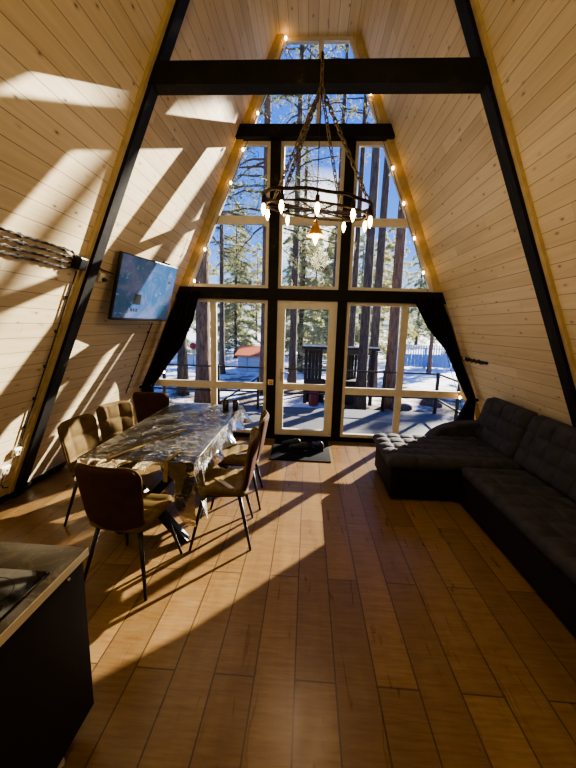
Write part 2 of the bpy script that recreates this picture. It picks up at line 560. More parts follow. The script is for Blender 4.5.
# rafters, tie beam
RT, Y0R, Y1R = 0.062, 3.03, 3.15
n_tr = [0]
def trim(b, mat, label=None):
    n_tr[0] += 1
    o = b.build('trim_%d' % n_tr[0], mat)
    return struct(o, label)
for s, nm in ((-1, 'left'), (1, 'right')):
    trim(MB().prism([(xw(0.0, s), 0.0), (xw(ZC, s), ZC), (xw(ZC, s) - s * RT, ZC), (xw(0.0, s) - s * RT, 0.0)], 1, Y0R, Y1R), 'black',
         'black timber rafter lying on the %s sloping wall' % nm)
    trim(MB().prism([(xw(0.07, s), 0.07), (xw(ZC, s), ZC), (xw(ZC, s) - s * 0.03, ZC), (xw(0.07, s) - s * 0.03, 0.07)], 1, Y0R - 0.045, Y0R), 'trimwood',
         'honey coloured strip along the black rafter on the %s wall' % nm)  # left is a pine batten; right is added, painting a yellow light reflection
ZB0, ZB1 = 3.617, 3.782
bm_ = MB()
def beamfn(i, n):
    return None
pts = []
trim(MB().prism([(xw(ZB0, -1, 0.0), ZB0), (xw(ZB0, 1, 0.0), ZB0), (xw(ZB1, 1, 0.0), ZB1), (xw(ZB1, -1, 0.0), ZB1)], 1, Y0R - 0.006, Y1R + 0.006), 'black',
     'heavy black timber tie beam spanning the room between both rafters')

# gable timber frame
PL0, PL1, PR0, PR1 = -0.612, -0.470, 0.420, 0.557
ZT0, ZT1, ZU0, ZU1 = 2.135, 2.298, 4.285, 4.442
yg0, yg1 = YF - 0.02, YF + 0.10
trim(MB().box(PL0, PL1, yg0, yg1, 0.062, ZT0).box(PL0, PL1, yg0, yg1, ZT1, ZU0), 'black', 'black timber post left of the glass door')
trim(MB().box(PR0, PR1, yg0, yg1, 0.062, ZT0).box(PR0, PR1, yg0, yg1, ZT1, ZU0), 'black', 'black timber post right of the glass door')
def wide(z0, z1, y0, y1, off=0.0):
    return MB().prism([(xw(z0, -1, off), z0), (xw(z0, 1, off), z0), (xw(z1, 1, off), z1), (xw(z1, -1, off), z1)], 1, y0, y1)
trim(wide(ZT0, ZT1, yg0 - 0.02, yg1), 'black', 'black timber transom above the glass door')
trim(wide(ZU0, ZU1, yg0 - 0.08, yg1), 'black', 'upper black timber transom under the top gable window')
trim(wide(0.0, 0.062, yg0, yg1), 'black', 'black sill beam under the gable glazing')
for s, nm in ((-1, 'left'), (1, 'right')):
    TW = 0.095
    for z0, z1 in ((0.062, ZT0), (ZT1, ZU0), (ZU1, ZC)):
        trim(MB().prism([(xw(z0, s), z0), (xw(z1, s), z1), (xw(z1, s) - s * TW, z1), (xw(z0, s) - s * TW, z0)], 1, YF - 0.03, YF + 0.10), 'trimwood',
             'honey pine edge trim of the gable along the %s slope' % nm)

# windows: frame polygon rings (x,z) with bars; panes are one mesh per glass
def ring(b, poly, w, y0, y1):
    """frame of width w inside a convex polygon"""
    n = len(poly)
    P = [Vector(p) for p in poly]
    cen = sum(P, Vector((0, 0))) / n
    inner = []
    for i in range(n):
        a, c, d = P[i - 1], P[i], P[(i + 1) % n]
        e1 = (c - a).normalized(); e2 = (d - c).normalized()
        n1 = Vector((-e1.y, e1.x)); n2 = Vector((-e2.y, e2.x))
        if n1.dot(cen - c) < 0: n1 = -n1
        if n2.dot(cen - c) < 0: n2 = -n2
        bis = (n1 + n2)
        inner.append(c + bis * (w / (1 + n1.dot(n2))))
    for i in range(n):
        j = (i + 1) % n
        b.prism([tuple(P[i]), tuple(P[j]), tuple(inner[j]), tuple(inner[i])], 1, y0, y1)
    return inner
n_win = [0]
FW = 0.05
fy0, fy1 = YF + 0.02, YF + 0.08
def window(poly, bars, label):
    n_win[0] += 1
    root = thing('window_%d' % n_win[0], None, None)
    root['kind'] = 'structure'; root['label'] = label
    b = MB(); inner = ring(b, poly, FW, fy0, fy1)
    for i, (x0, x1, z0, z1) in enumerate(bars): b.box(x0, x1, fy0 + 0.003 + .004 * i, fy1 - 0.003 - .004 * i, z0, z1)
    b.build('window_frame', 'cream', root)
    g = MB(); g.add([(p[0], YF + 0.05, p[1]) for p in inner], [tuple(range(len(inner)))])
    g.build('pane', 'glass', root)
    return root
TW = 0.095
def wx(z, s): return xw(z, s, TW)
RZ0, RZ1 = 0.765, 0.872
window([(wx(.062, -1), .062), (PL0, .062), (PL0, ZT0), (wx(ZT0, -1), ZT0)],
       [(wx(RZ1, -1) + .01, PL0 - .02, RZ0, RZ1), (-1.49, -1.40, .08, ZT0 - .02)], 'lower gable window left of the glass door')
window([(PR1, .062), (wx(.062, 1), .062), (wx(ZT0, 1), ZT0), (PR1, ZT0)],
       [(PR1 + .02, wx(RZ1, 1) - .01, RZ0 - .02, RZ1 - .02), (1.37, 1.47, .08, ZT0 - .02)], 'lower gable window right of the glass door behind the sofa')
window([(wx(ZT1, -1), ZT1), (PL0, ZT1), (PL0, ZU0), (wx(ZU0, -1), ZU0)], [(wx(3.19, -1) + .01, PL0 - .02, 3.20, 3.31)], 'tall sloping gable window left of the centre')
window([(PL1, ZT1), (PR0, ZT1), (PR0, ZU0), (PL1, ZU0)], [(PL1 + .02, PR0 - .02, 3.20, 3.31)], 'tall rectangular gable window above the glass door')
window([(PR1, ZT1), (wx(ZT1, 1), ZT1), (wx(ZU0, 1), ZU0), (PR1, ZU0)], [(PR1 + .02, wx(3.19, 1) - .01, 3.19, 3.30)], 'tall sloping gable window right of the centre')
window([(wx(ZU1, -1), ZU1), (wx(ZU1, 1), ZU1), (wx(ZC, 1), ZC), (wx(ZC, -1), ZC)], [(0.0, 0.065, ZU1 + .02, ZC - .02)], 'topmost gable window under the flat ceiling')

# glass door
dr = thing('door_1', None, None); dr['kind'] = 'structure'; dr['label'] = 'cream framed glass door to the terrace'
b = MB(); ring(b, [(PL1, .062), (PR0, .062), (PR0, ZT0), (PL1, ZT0)], 0.035, YF, YF + 0.085)
b.build('door_frame', 'cream', dr)
b = MB(); inn = ring(b, [(PL1 + .036, .075), (PR0 - .036, .075), (PR0 - .036, ZT0 - .036), (PL1 + .036, ZT0 - .036)], 0.085, YF - 0.01, YF + 0.06)
b.box(PL1 + .1, PR0 - .1, YF - .008, YF + .058, 0.79, 0.885)
leaf = b.build('door_leaf', 'cream', dr)
MB().add([(p[0], YF + 0.03, p[1]) for p in inn], [(0, 1, 2, 3)]).build('pane', 'glass', leaf)
hb = MB(); hx = PL1 + .08
hb.box(hx - .016, hx + .016, YF - .02, YF - .01, 0.93, 1.12, .004)
hb.tube([(hx, YF - .02, 1.06), (hx, YF - .06, 1.06), (hx + .11, YF - .065, 1.06)], .009, 8)
hb.build('door_handle', 'steel', leaf)

# ------------------------------------------------------------------ curtains
def interp(tab, z):
    for (z0, v0), (z1, v1) in zip(tab, tab[1:]):
        if (z - z0) * (z - z1) <= 0: return v0 + (v1 - v0) * (z - z0) / (z1 - z0)
    return tab[-1][1] if abs(z - tab[-1][0]) < abs(z - tab[0][0]) else tab[0][1]
def curtain(s, inner, label):
    root = thing('curtain', label, 'curtain', (XC + s * 2.2, 5.12, 0.03))
    def fn(u, v):
        z = 0.04 + (2.235 - 0.04) * v
        xi = interp(inner, z)
        xo = (xw(z, s, 0.06)) * s if z > 0.78 else (xw(0.78, s, 0.06) * s) + (0.78 - z) * 0.10
        x = xi + (xo - xi) * u
        wdt = max(0.08, xo - xi)
        amp = 0.030 if z < 2.0 else 0.03 * (1 - (z - 2.0) / 0.5)
        y = 5.13 + amp * math.sin(u * 2 * PI * 6 + 3 * z * (1 - u)) + 0.02 * math.sin(7 * z + u * 5) * u
        return (s * x - root.location.x, y - 5.12 - 0.0, z - 0.03)
    c = MB().grid(72, 60, fn)
    o = c.build('drape', 'curtain', root)
    md = o.modifiers.new('thick', 'SOLIDIFY'); md.thickness = 0.008
    zt = 0.765
    tx = (interp(inner, zt), xw(zt, s, 0.06) * s)
    b = MB(); b.tube([(s * (tx[0] - .02) - root.location.x, -.05, zt + .03), (s * (tx[0] + tx[1]) / 2 - root.location.x, -.075, zt), (s * (tx[1] + .01) - root.location.x, -.05, zt - .02)], .022, 8)
    b.build('tieback', 'curtain', o)
    hb = MB().box(-.35, .35, -.02, .02, 0, .03)
    return root
curtain(-1, [(0.04, 2.30), (0.40, 2.34), (0.765, 2.37), (0.9, 2.27), (1.1, 2.13), (1.43, 1.87), (1.8, 1.70), (2.25, 1.60)], 'black curtain tied back against the left slope, beside the television')
curtain(1, [(0.04, 2.20), (0.40, 2.24), (0.765, 2.38), (0.9, 2.30), (1.1, 2.19), (1.48, 1.99), (1.8, 1.70), (2.25, 1.45)], 'black curtain tied back against the right slope, behind the sofa')

# ------------------------------------------------------------------ sofa
SW = thing('corner_sofa', 'dark charcoal tufted corner sofa with chaise along the right wall', 'sofa', (1.9, 3.0, 0))
ox, oy = 1.9, 3.0
def cushion(x0, x1, y0, y1, z0, z1, nx, ny, r=0.05, dep=0.018, mat='sofa', name='seat_cushion', res=14):
    ax, ay = (x1 - x0) / 2, (y1 - y0) / 2; cx, cy = (x0 + x1) / 2 - ox, (y0 + y1) / 2 - oy
    px, py = 2 * ax / nx, 2 * ay / ny
    hz = (z1 - z0) / 2
    def edge(s, t):
        e = max(abs(s), abs(t)); k = 0.86
        return 1.0 if e < k else math.sqrt(max(0, 1 - ((e - k) / (1 - k)) ** 2))
    def fr(s, t):
        x, y = rr(s, t, ax, ay, r)
        return (cx + x, cy + y, (z0 + z1) / 2 + hz * edge(s, t) + (tuft(x + ax, y + ay, px, py) - 1) * dep * (1 if max(abs(s), abs(t)) < .97 else 0))
    def bk(s, t):
        x, y = rr(s, t, ax, ay, r)
        return (cx + x, cy + y, (z0 + z1) / 2 - hz * edge(s, t))
    return MB().pad(nx * res // 2 * 2, ny * res // 2 * 2, fr, bk).build(name, mat, SW)
# bases
b = MB(); b.box(0.915 - ox, 2.28 - ox, 3.42 - oy, 4.27 - oy, 0.03, 0.34, .02); b.build('chaise_base', 'sofa_base', SW)
b = MB(); b.box(1.615 - ox, 2.42 - ox, 0.55 - oy, 3.415 - oy, 0.03, 0.34, .02); b.build('seat_base', 'sofa_base', SW)
for fx, fy in ((0.96, 3.47), (0.96, 4.2), (1.7, 0.6), (2.3, 0.6), (2.2, 4.2)):
    MB().lathe([(.022, 0), (.026, .035)], (fx - ox, fy - oy, 0), 10).build('foot', 'blackmetal', SW)
cushion(0.865, 2.30, 3.40, 4.30, 0.33, 0.475, 9, 5, name='chaise_cushion', dep=.026, res=10)
cushion(1.575, 2.30, 1.40, 3.39, 0.33, 0.45, 4, 10, name='seat_cushion', dep=.022, res=10)
cushion(1.575, 2.30, 0.52, 1.39, 0.33, 0.45, 4, 4, name='seat_cushion', dep=.022, res=10)
# back cushions lean along the slope
def back_cushion(y0, y1, n):
    ay = (y1 - y0) / 2; cy = (y0 + y1) / 2
    zb, zt = 0.44, 0.955
    hh = (zt - zb) / 2
    rows = 3
    def pos(s, t, side):
        y, z = rr(s, t, ay, hh * 1.03, 0.10)
        zz = (zb + zt) / 2 + z
        k = 0.80; e = max(abs(s), abs(t)); ed = 1.0 if e < k else math.sqrt(max(0, 1 - ((e - k) / (1 - k)) ** 2))
        xb = 2.215 + 0.14 * (zz - zb) / (zt - zb)   # mid surface
        th = 0.085
        x = xb - side * th * ed
        if side > 0 and e < .95: x += (1 - tuft(y + ay, z + hh, 2 * ay / n, 2 * hh / rows)) * 0.036
        return (x - ox, cy + y - oy, zz)
    MB().pad(n * 12, rows * 12, lambda s, t: pos(s, t, 1), lambda s, t: pos(s, t, -1)).build('back_cushion', 'sofa', SW)
back_cushion(3.58, 4.46, 4); back_cushion(2.16, 3.57, 7); back_cushion(0.74, 2.15, 7)
# rounded end arm in front of the window
b = MB()
prof = []
for i in range(15):
    a = PI * i / 28
    prof.append((2.15 - 0.60 * math.cos(a), 0.30 + 0.33 * math.sin(a)))
prof = [(1.55, 0.03)] + prof + [(2.42, 0.63), (2.42, 0.03)]
b.prism([(x - ox, z) for x, z in prof], 1, 4.31 - oy, 4.50 - oy)
arm = b.build('armrest', 'sofa', SW)
bv = arm.modifiers.new('soft', 'BEVEL'); bv.width = 0.03; bv.segments = 3

# ------------------------------------------------------------------ dining table
TX0, TX1, TY0, TY1, TZ = -1.665, -0.80, 2.35, 4.22, 0.755
tb = thing('dining_table', 'long dark stone-look dining table with crossed black legs under plastic film', 'table', ((TX0 + TX1) / 2, (TY0 + TY1) / 2, 0))
tcx, tcy = (TX0 + TX1) / 2, (TY0 + TY1) / 2
MB().box(TX0 - tcx, TX1 - tcx, TY0 - tcy, TY1 - tcy, TZ - 0.03, TZ, .006).build('tabletop', 'table', tb)
MB().box(-.06, .06, -.72, .72, TZ - .075, TZ - .031).build('rail', 'blackmetal', tb)
for yy in (-0.70, 0.70):
    for s in (-1, 1):
        d = 0.035 * s
        MB().beam((0.33 * s, yy + d, TZ - .031), (-0.30 * s, yy + d + (0.02 if yy > 0 else -.02), 0.002), .065, .06, (0, 1, 0)).build('leg', 'blackmetal', tb)

# plastic film: rests on the tabletop and hangs over its edges
FE = 0.006
fl_ = MB()
def hang(u, along):
    return 0
def top_fn(u, v):
    x = TX0 - .004 + (TX1 - TX0 + .008) * u; y = TY0 - .004 + (TY1 - TY0 + .008) * v
    n1 = noise.noise(Vector((x * 5.5 + 1.3 * y, y * 10, 1.7))) * 1.6
    n2 = noise.noise(Vector((x * 11, y * 21, 5.1))) * 1.6
    wv = 0.009 * max(0, 1 - abs(n1)) ** 4 + 0.006 * max(0, 1 - abs(n2)) ** 3
    wv *= min(1, 8 * min(u, 1 - u) + .25, 8 * min(v, 1 - v) + .25)
    return (x, y, TZ + 0.004 + max(0, wv))
fl_.grid(110, 240, top_fn)
def side_fn(u, v):           # right edge, u from the camera end to the window end
    y = TY0 - .004 + (TY1 - TY0 + .008) * u
    L = 0.17 + 0.26 * math.exp(-(u / 0.05) ** 2) + 0.06 * math.exp(-((u - 1) / .08) ** 2) + 0.02 * math.sin(17 * u)
    z = TZ + .004 - L * v
    x = TX1 + .004 + 0.05 * v * (0.6 + math.sin(23 * u + 2 * v)) * v + 0.10 * v * math.exp(-((u - 1) / .06) ** 2) + 0.02 * v + .004
    return (x, y + 0.02 * v * math.sin(30 * u), z)
fl_.grid(90, 14, side_fn)
def near_fn(u, v):           # short end towards the kitchen
    x = TX0 - .004 + (TX1 - TX0 + .008) * u
    L = 0.06 + 0.42 * math.exp(-((u - 1) / .16) ** 2) + 0.10 * math.exp(-(u / .12) ** 2)
    z = TZ + .004 - L * v
    y = TY0 - .008 - 0.045 * v * (0.7 + 0.6 * math.sin(21 * u + v))
    return (x + (0.03 * v * math.sin(26 * u)), y, z)
fl_.grid(60, 14, near_fn)
def left_fn(u, v):
    y = TY0 - .004 + (TY1 - TY0 + .008) * u
    L = 0.10 + 0.10 * math.exp(-(u / .1) ** 2)
    return (TX0 - .006 - 0.03 * v * (0.6 + 0.5 * math.sin(19 * u)), y, TZ + .004 - L * v)
fl_.grid(60, 8, left_fn)
fr_ = thing('plastic_tablecloth', 'crumpled clear plastic film spread over the dining table and hanging off its corner', 'plastic cover', (0, 0, 0))
fr_.location = (tcx, tcy, TZ)
fo = fl_.build('film', 'film', fr_); fo.location = (-tcx, -tcy, -TZ)
tp = MB()
def tape_strip(p, q, w):
    p, q = Vector(p), Vector(q); d = (q - p).normalized(); s = Vector((-d.y, d.x, 0)) * w / 2
    tp.add([p - s, p + s, q + s, q - s], [(0, 1, 2, 3)])
for p, q, w in (((-1.43, TY0 - .002, TZ + .014), (-1.12, 3.1, TZ + .014), .032), ((-1.0, TY0 - .002, TZ + .014), (-0.97, 2.55, TZ + .014), .032)):
    tape_strip(p, q, w)
    p = Vector(p); w2 = w / 2
    tp.add([(p.x - w2, TY0 - .012, TZ + .014), (p.x + w2, TY0 - .012, TZ + .014), (p.x + w2, TY0 - .03, TZ - .14), (p.x - w2, TY0 - .03, TZ - .14)], [(0, 1, 2, 3)])
to = tp.build('tape', 'tape', fr_); to.location = (-tcx, -tcy, -TZ); to['label'] = 'yellow packing tape'

# cups
def mug(x, y, label):
    r = thing('tumbler', label, 'cup', (x, y, TZ + 0.011), 0, 'black tumblers on the table')
    MB().lathe([(.001, 0), (.030, 0), (.034, .01), (.038, .115), (.034, .115), (.030, .012), (.001, .01)], n=20).build('tumbler_body', 'plastic_b', r)
    return r
p1 = at(226, 408, 3.95); p2 = at(235.5, 409, 3.95)
mug(p1.x, 3.93, 'black tumbler at the window end of the table, left of the pair')
mug(p2.x, 3.96, 'black tumbler at the window end of the table, right of the pair')

# ------------------------------------------------------------------ chairs
def make_chair():
    root = thing('dining_chair', 'x', 'chair', (0, 0, 0), 0, 'velour chairs around the dining table')
    # +y is where the sitter looks
    def edge(s, t, k=.8):
        e = max(abs(s), abs(t)); return 1.0 if e < k else math.sqrt(max(0, 1 - ((e - k) / (1 - k)) ** 2))
    def seat_pos(s, t, side):
        x, y = rr(s, t, 0.225, 0.215, 0.10)
        z = 0.445 + side * 0.032 * edge(s, t) + 0.02 * (x / .225) ** 2 + 0.012 * (y / .215)
        if side > 0: z -= 0.016 * (1 - abs(math.sin(PI * (y + .215) / .107)) ** .4)
        return (x, y + 0.015, z)
    MB().pad(20, 28, lambda s, t: seat_pos(s, t, 1), lambda s, t: seat_pos(s, t, -1)).build('seat', 'chair_in', root)
    def back_pos(s, t, side, off=0.0):
        x, z = rr(s, t, 0.232 - (0.018 * (1 - t)), 0.235, 0.085)
        zz = 0.635 + z
        h = (zz - 0.40) / 0.47
        y = -0.185 - 0.085 * h + 0.05 * (x / .23) ** 2 + 0.05 * max(0, 0.25 - h) * 2
        th = 0.022 * edge(s, t, .86)
        y += side * th + off
        if side > 0: y -= 0.022 * (1 - tuft(x + .232, z + .235, .155, .157)) * (1 if max(abs(s), abs(t)) < .93 else 0)
        return (x, y, zz)
    bk = MB().pad(30, 30, lambda s, t: back_pos(s, t, 1), lambda s, t: back_pos(s, t, 0)).build('backrest', 'chair_in', root)
    sh = MB().pad(30, 30, lambda s, t: back_pos(s * 1.0, t, 0, -0.002), lambda s, t: back_pos(s, t, -1, -0.006)).build('back_shell', 'chair_out', bk)
    sh['label'] = 'dark brown outer shell'
    pipe = [Vector(back_pos(s, t, 0, -.001)) for s, t in [(-1, -1 + 2 * i / 20) for i in range(21)] + [(-1 + 2 * i / 20, 1) for i in range(1, 20)] + [(1, 1 - 2 * i / 20) for i in range(21)]]
    MB().tube(pipe, .006, 6).build('piping', 'chair_in', bk)
    MB().box(-.15, .15, -.14, .16, .395, .415, .005).build('seat_frame', 'blackmetal', root)
    for sx in (-1, 1):
        for sy in (-1, 1):
            top = Vector((.15 * sx, .01 + .14 * sy, .412)); bot = Vector((.236 * sx, .01 + .238 * sy, .0))
            MB().tube([top, bot], [.017, .010], 10).build('leg', 'blackmetal', root)
    return root
chair0 = make_chair()
spots = [   # x, y, heading of the sitter (0 = towards the window), label
    (-1.18, 2.165, -0.13, 'chair at the kitchen end of the table, dark brown back to the camera'),
    (-1.80, 2.86, -PI / 2 - 0.06, 'chair on the wall side of the table nearest the camera, back lit by the sun'),
    (-1.82, 3.42, -PI / 2 - 0.32, 'second chair on the wall side of the table, with the curved tufted back half lit'),
    (-1.96, 4.38, 0.06, 'chair at the far left corner of the table by the curtain, plain dark back'),
    (-0.645, 2.68, PI / 2 + 0.12, 'chair on the door side of the table nearest the camera, tape lying over its seat'),
    (-0.645, 3.30, PI / 2 + 0.09, 'second chair on the door side of the table, white tag on its seat'),
]
chairs = []
for i, (x, y, a, lab) in enumerate(spots):
    c = chair0 if i == 0 else copy_tree(chair0)
    c.location = (x, y, 0.0); c.scale = (1, 1, 1.03); c.rotation_euler = (0, 0, a); c['label'] = lab
    chairs.append(c)
o = MB().add([(-.16, .02, .486), (-.10, -.10, .486), (-.06, -.08, .486), (-.12, .04, .486)], [(0, 1, 2, 3)]).build('care_tag', 'plastic_w', chairs[5]); o['label'] = 'white paper tag on the seat'
o.location = (.05, .0, 0.004)
o = MB().add([(-.20, -.06, .490), (-.19, -.10, .490), (.02, .06, .486), (.0, .09, .486)], [(0, 1, 2, 3)]).build('tape', 'tape', chairs[4]); o['label'] = 'yellow tape strip'

# ------------------------------------------------------------------ television
u = Vector((0.19, 0.982, 0)).normalized(); bl = Vector((-1.975, 3.41, 1.77)); tl0 = Vector((-1.80, 3.36, 2.42))
vv_ = (tl0 - bl); vv_ -= u * vv_.dot(u); TH = vv_.length; vv_.normalize()
nrm = u.cross(vv_).normalized()          # faces the room
if nrm.x < 0: nrm = -nrm
TWD = 0.965
tvr = thing('television', 'flat television with painted blue reflection tilted out on the left sloping wall', 'television', (0, 0, 0))
cen = bl + u * TWD / 2 + vv_ * TH / 2
tvr.matrix_world = Matrix(((u.x, vv_.x, nrm.x, cen.x), (u.y, vv_.y, nrm.y, cen.y), (u.z, vv_.z, nrm.z, cen.z), (0, 0, 0, 1)))
MB().box(-TWD / 2, TWD / 2, -TH / 2, TH / 2, -.045, -.004, .008).build('housing', 'plastic_b', tvr)
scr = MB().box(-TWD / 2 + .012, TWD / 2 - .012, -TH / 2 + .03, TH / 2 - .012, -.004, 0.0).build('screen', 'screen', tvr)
MB().box(-.20, .20, -.18, .14, -.075, -.045).build('rear_cover', 'plastic_b', tvr)
ar = MB(); ar.box(-.10, .10, -.10, .10, -.095, -.076)
ar.beam((-.03, 0.02, -.09), (-.02, 0.05, -.15), .03, .05); ar.beam((.06, -0.04, -.09), (.05, 0.0, -.15), .03, .05)
ar.build('wall_bracket', 'blackmetal', tvr)
MB().box(-.20, -.09, -.155, -.045, 0.0, .0015).build('sticker', 'plastic_b', scr)
sk = MB()
for i, w_ in enumerate((.022, .02, .026)): sk.box(-.225 + i * .04, -.225 + i * .04 + w_, -.235, -.20, 0.0, .0012)
sk.build('lettering', 'plastic_b', scr)
MB().lathe([(.020, 0), (.020, .0015), (.012, .0015), (.012, 0)], (.36, .14, 0), 18).build('logo', 'plastic_b', scr)
MB().box(.22, .34, TH / 2 - .002, TH / 2 + .03, -.05, -.02, .006).build('camera_clip', 'plastic_b', tvr)

# ------------------------------------------------------------------ chandelier
RC = Vector((0.03, 2.93, 2.735)); RR = 0.425
ch = thing('chandelier', 'rustic iron ring chandelier hanging on chains from the black beam', 'chandelier', RC)
tilt, tilty = -0.10, 0.15
def ringpt(a, r, dz): 
    x, y = r * math.cos(a), r * math.sin(a)
    return Vector((x, y, dz + x * tilt + y * tilty))
N1 = 96
MB().tube([ringpt(2 * PI * i / N1, RR + .003 * math.sin(10 * 2 * PI * i / N1), .003 * math.sin(20 * PI * i / N1)) for i in range(N1)], .0125, 8, True).build('ring', 'iron', ch)
MB().tube([ringpt(2 * PI * i / N1, RR - .03, -.07) for i in range(N1)], .009, 8, True).build('ring', 'iron', ch)
sp = MB()
for i in range(10):
    a = 2 * PI * (i + .5) / 10
    sp.tube([ringpt(a, RR, 0), ringpt(a, RR - .03, -.07)], .006, 6)
for i in range(5):
    a = PI * i / 5
    sp.tube([ringpt(a, RR - .03, -.07), ringpt(a + PI, RR - .03, -.07)], .0055, 6)
sp.build('spokes', 'iron', ch)
BULBS = []
def bulb_prof(k=1.0):
    return [(.001, 0), (.012 * k, -.004), (.019 * k, -.03 * k), (.022 * k, -.05 * k), (.018 * k, -.075 * k), (.008 * k, -.10 * k), (.001, -.115 * k)]
for i in range(10):
    a = 2 * PI * i / 10 - PI / 2
    p = ringpt(a, RR, 0)
    so_ = MB().tube([p + Vector((0, 0, .01)), p + Vector((0, 0, -.05))], .006, 6).lathe([(.008, -.03), (.015, -.035), (.016, -.075), (.012, -.08)], p, 12).build('socket', 'iron', ch)
    MB().lathe([(r, z - .078) for r, z in bulb_prof(.78)], p, 12).build('bulb', 'bulb', so_)
    BULBS.append(RC + p + Vector((0, 0, -.13)))
# centre light with amber shade
MB().lathe([(.012, .03), (.02, .0), (.055, -.06), (.075, -.085), (.070, -.085), (.05, -.058), (.012, -.0)], (0, 0, -.17), 18).build('amber_shade', 'brass', ch)
MB().lathe([(r, z - .20) for r, z in bulb_prof(1.1)], (0, 0, -.0), 12).build('bulb', 'bulb', ch)
MB().tube([(0.0, 0, -.15), (0, 0, .80)], .004, 6).build('cord', 'plastic_b', ch)
def chain(p, q, pitch=.042, wr=.0045):
    p, q = Vector(p), Vector(q); d = q - p; L = d.length; n = max(2, int(L / pitch)); d.normalize()
    s = d.orthogonal().normalized(); t = d.cross(s); b = MB()
    for i in range(n):
        c = p + d * (L * (i + .5) / n); w = s if i % 2 else t
        l = L / n * .5 + wr * 1.5; hw = .0125
        pts = []
        for k in range(12):
            a = 2 * PI * k / 12
            pts.append(c + w * hw * math.cos(a) + d * (max(0, l - hw) * (1 if math.sin(a) > 0 else -1) * (abs(math.sin(a)) > .1) + hw * math.sin(a)))
        b.tube(pts, wr, 6, True)
    return b
hub = Vector((0, 0, .80))
for i in range(4):
    a = PI / 4 + i * PI / 2 + 0.25
    chain(ringpt(a, RR, .01), hub, .045, .0052).build('chain', 'chain', ch)
chain(hub, (0, 0.0, 1.02), .045, .0055).build('chain', 'chain', ch)
b = MB(); b.tube([(0, 0.094, 1.02), (0, .03, 1.02), (0, 0, 1.03), (0, -.012, 1.015), (0, .0, 1.0), (0, .02, 1.005)], .007, 8); b.build('hook', 'iron', ch)

# ------------------------------------------------------------------ fairy lights along the slopes
def fairy(s, pix, label):
    root = thing('string_lights', label, 'string lights', (XC + s * 1.5, YF - .05, 2.5))
    pts = []
    for px, py in pix:
        p = at(px, py, YF - .055)
        pts.append(p)
    off = root.location
    wire = []
    for p, q in zip(pts, pts[1:]):
        for k in range(6):
            t = k / 6
            w = p.lerp(q, t); wire.append(w - off + Vector((0, .015, -0.04 * math.sin(PI * t))))
    wire.append(pts[-1] - off)
    MB().tube(wire, .004, 5).build('wire', 'cable', root)
    for p in pts:
        bu = MB().lathe([(.001, .024), (.012, .018), (.017, 0), (.012, -.016), (.001, -.024)], p - off, 10).build('bulb', 'fairy', root)
    return pts
FL = fairy(-1, [(285.8, 38.3), (257.7, 113), (243, 149.5), (230.7, 182.8), (204.8, 249.4), (194.4, 281), (180, 330), (164, 372)], 'warm string lights along the left edge of the gable window')
FR = fairy(1, [(370.7, 93.5), (393, 168), (403.8, 203.5), (414.4, 238.3), (423.3, 272.7), (445, 345), (460, 397.5), (466, 419)], 'warm string lights along the right edge of the gable window')

# ------------------------------------------------------------------ wiring on the left wall
def wl(y, z, off=.02): return Vector((xw(z, -1, off), y, z))
for k, (zz, lab) in enumerate(((2.305, 'topmost'), (2.262, 'second from top'), (2.219, 'third from top'), (2.176, 'lowest'))):
    r = thing('twisted_cable', 'brown twisted cable on the left wall, %s of the four' % lab, 'cable', wl(1.6, zz))
    pts = [wl(1.0 + (2.80 - 1.0) * i / 40, zz) - r.location for i in range(41)] + [wl(2.88, 2.235 + (zz - 2.24) * .5) - r.location]
    tw = MB()
    for ph in (0, PI):
        tw.tube([p + Vector((.0, 0, .006 * math.sin(i * 1.9 + ph))) + Vector((.006 * math.cos(i * 1.9 + ph), 0, 0)) for i, p in enumerate(pts)], .0055, 6)
    tw.build('cord', 'cable', r)
    for yy in (1.45, 1.90, 2.30, 2.72):
        c = wl(yy + (.03 if k % 2 else 0), zz, .012) - r.location
        MB().lathe([(.013, -.014), (.015, -.008), (.010, 0), (.015, .008), (.013, .014)], c, 10).build('insulator', 'plastic_b', r)
jb = thing('junction_box', 'black junction box beside the left rafter where the cables meet', 'junction box', wl(2.915, 2.235, .03))
ang = math.atan(M)
jo = MB().box(-.035, .035, -.055, .055, -.055, .055, .012).build('box_body', 'plastic_b', jb); jo.rotation_euler = (0, ang, 0)
jo = MB().box(.030, .040, -.045, .045, -.045, .045, .004).build('lid', 'plastic_b', jb); jo.rotation_euler = (0, ang, 0)
def cable_run(name, label, pts, ins, r=.006):
    root = thing(name, label, 'cable', pts[0])
    MB().tube([p - pts[0] for p in pts], r, 6).build('cord', 'cable', root)
    for p in ins:
        MB().lathe([(.012, -.014), (.015, -.007), (.010, 0), (.015, .007), (.012, .014)], p - pts[0], 10).build('insulator', 'plastic_b', root)
    return root
vz = [2.17, 1.95, 1.66, 1.35, 1.05, 0.78, 0.60]
cable_run('wall_cable', 'thin cable running down the left wall beside the rafter to the outlets', [wl(2.925 + .0 * i, z) for i, z in enumerate(vz)], [wl(2.925, z, .012) for z in vz[1:-1]])
cable_run('wall_cable', 'short pair of cables from behind the left rafter towards the television', [wl(3.16, 2.25), wl(3.26, 2.23), wl(3.42, 2.22, .035)], [])
vz2 = [1.75, 1.5, 1.2, 0.95, 0.75]
cable_run('wall_cable', 'thin cable running down the left wall between television and curtain', [wl(4.72 - .0 * i, z) for i, z in enumerate(vz2)], [wl(4.72, z, .012) for z in (1.62, 1.3, 1.0)])
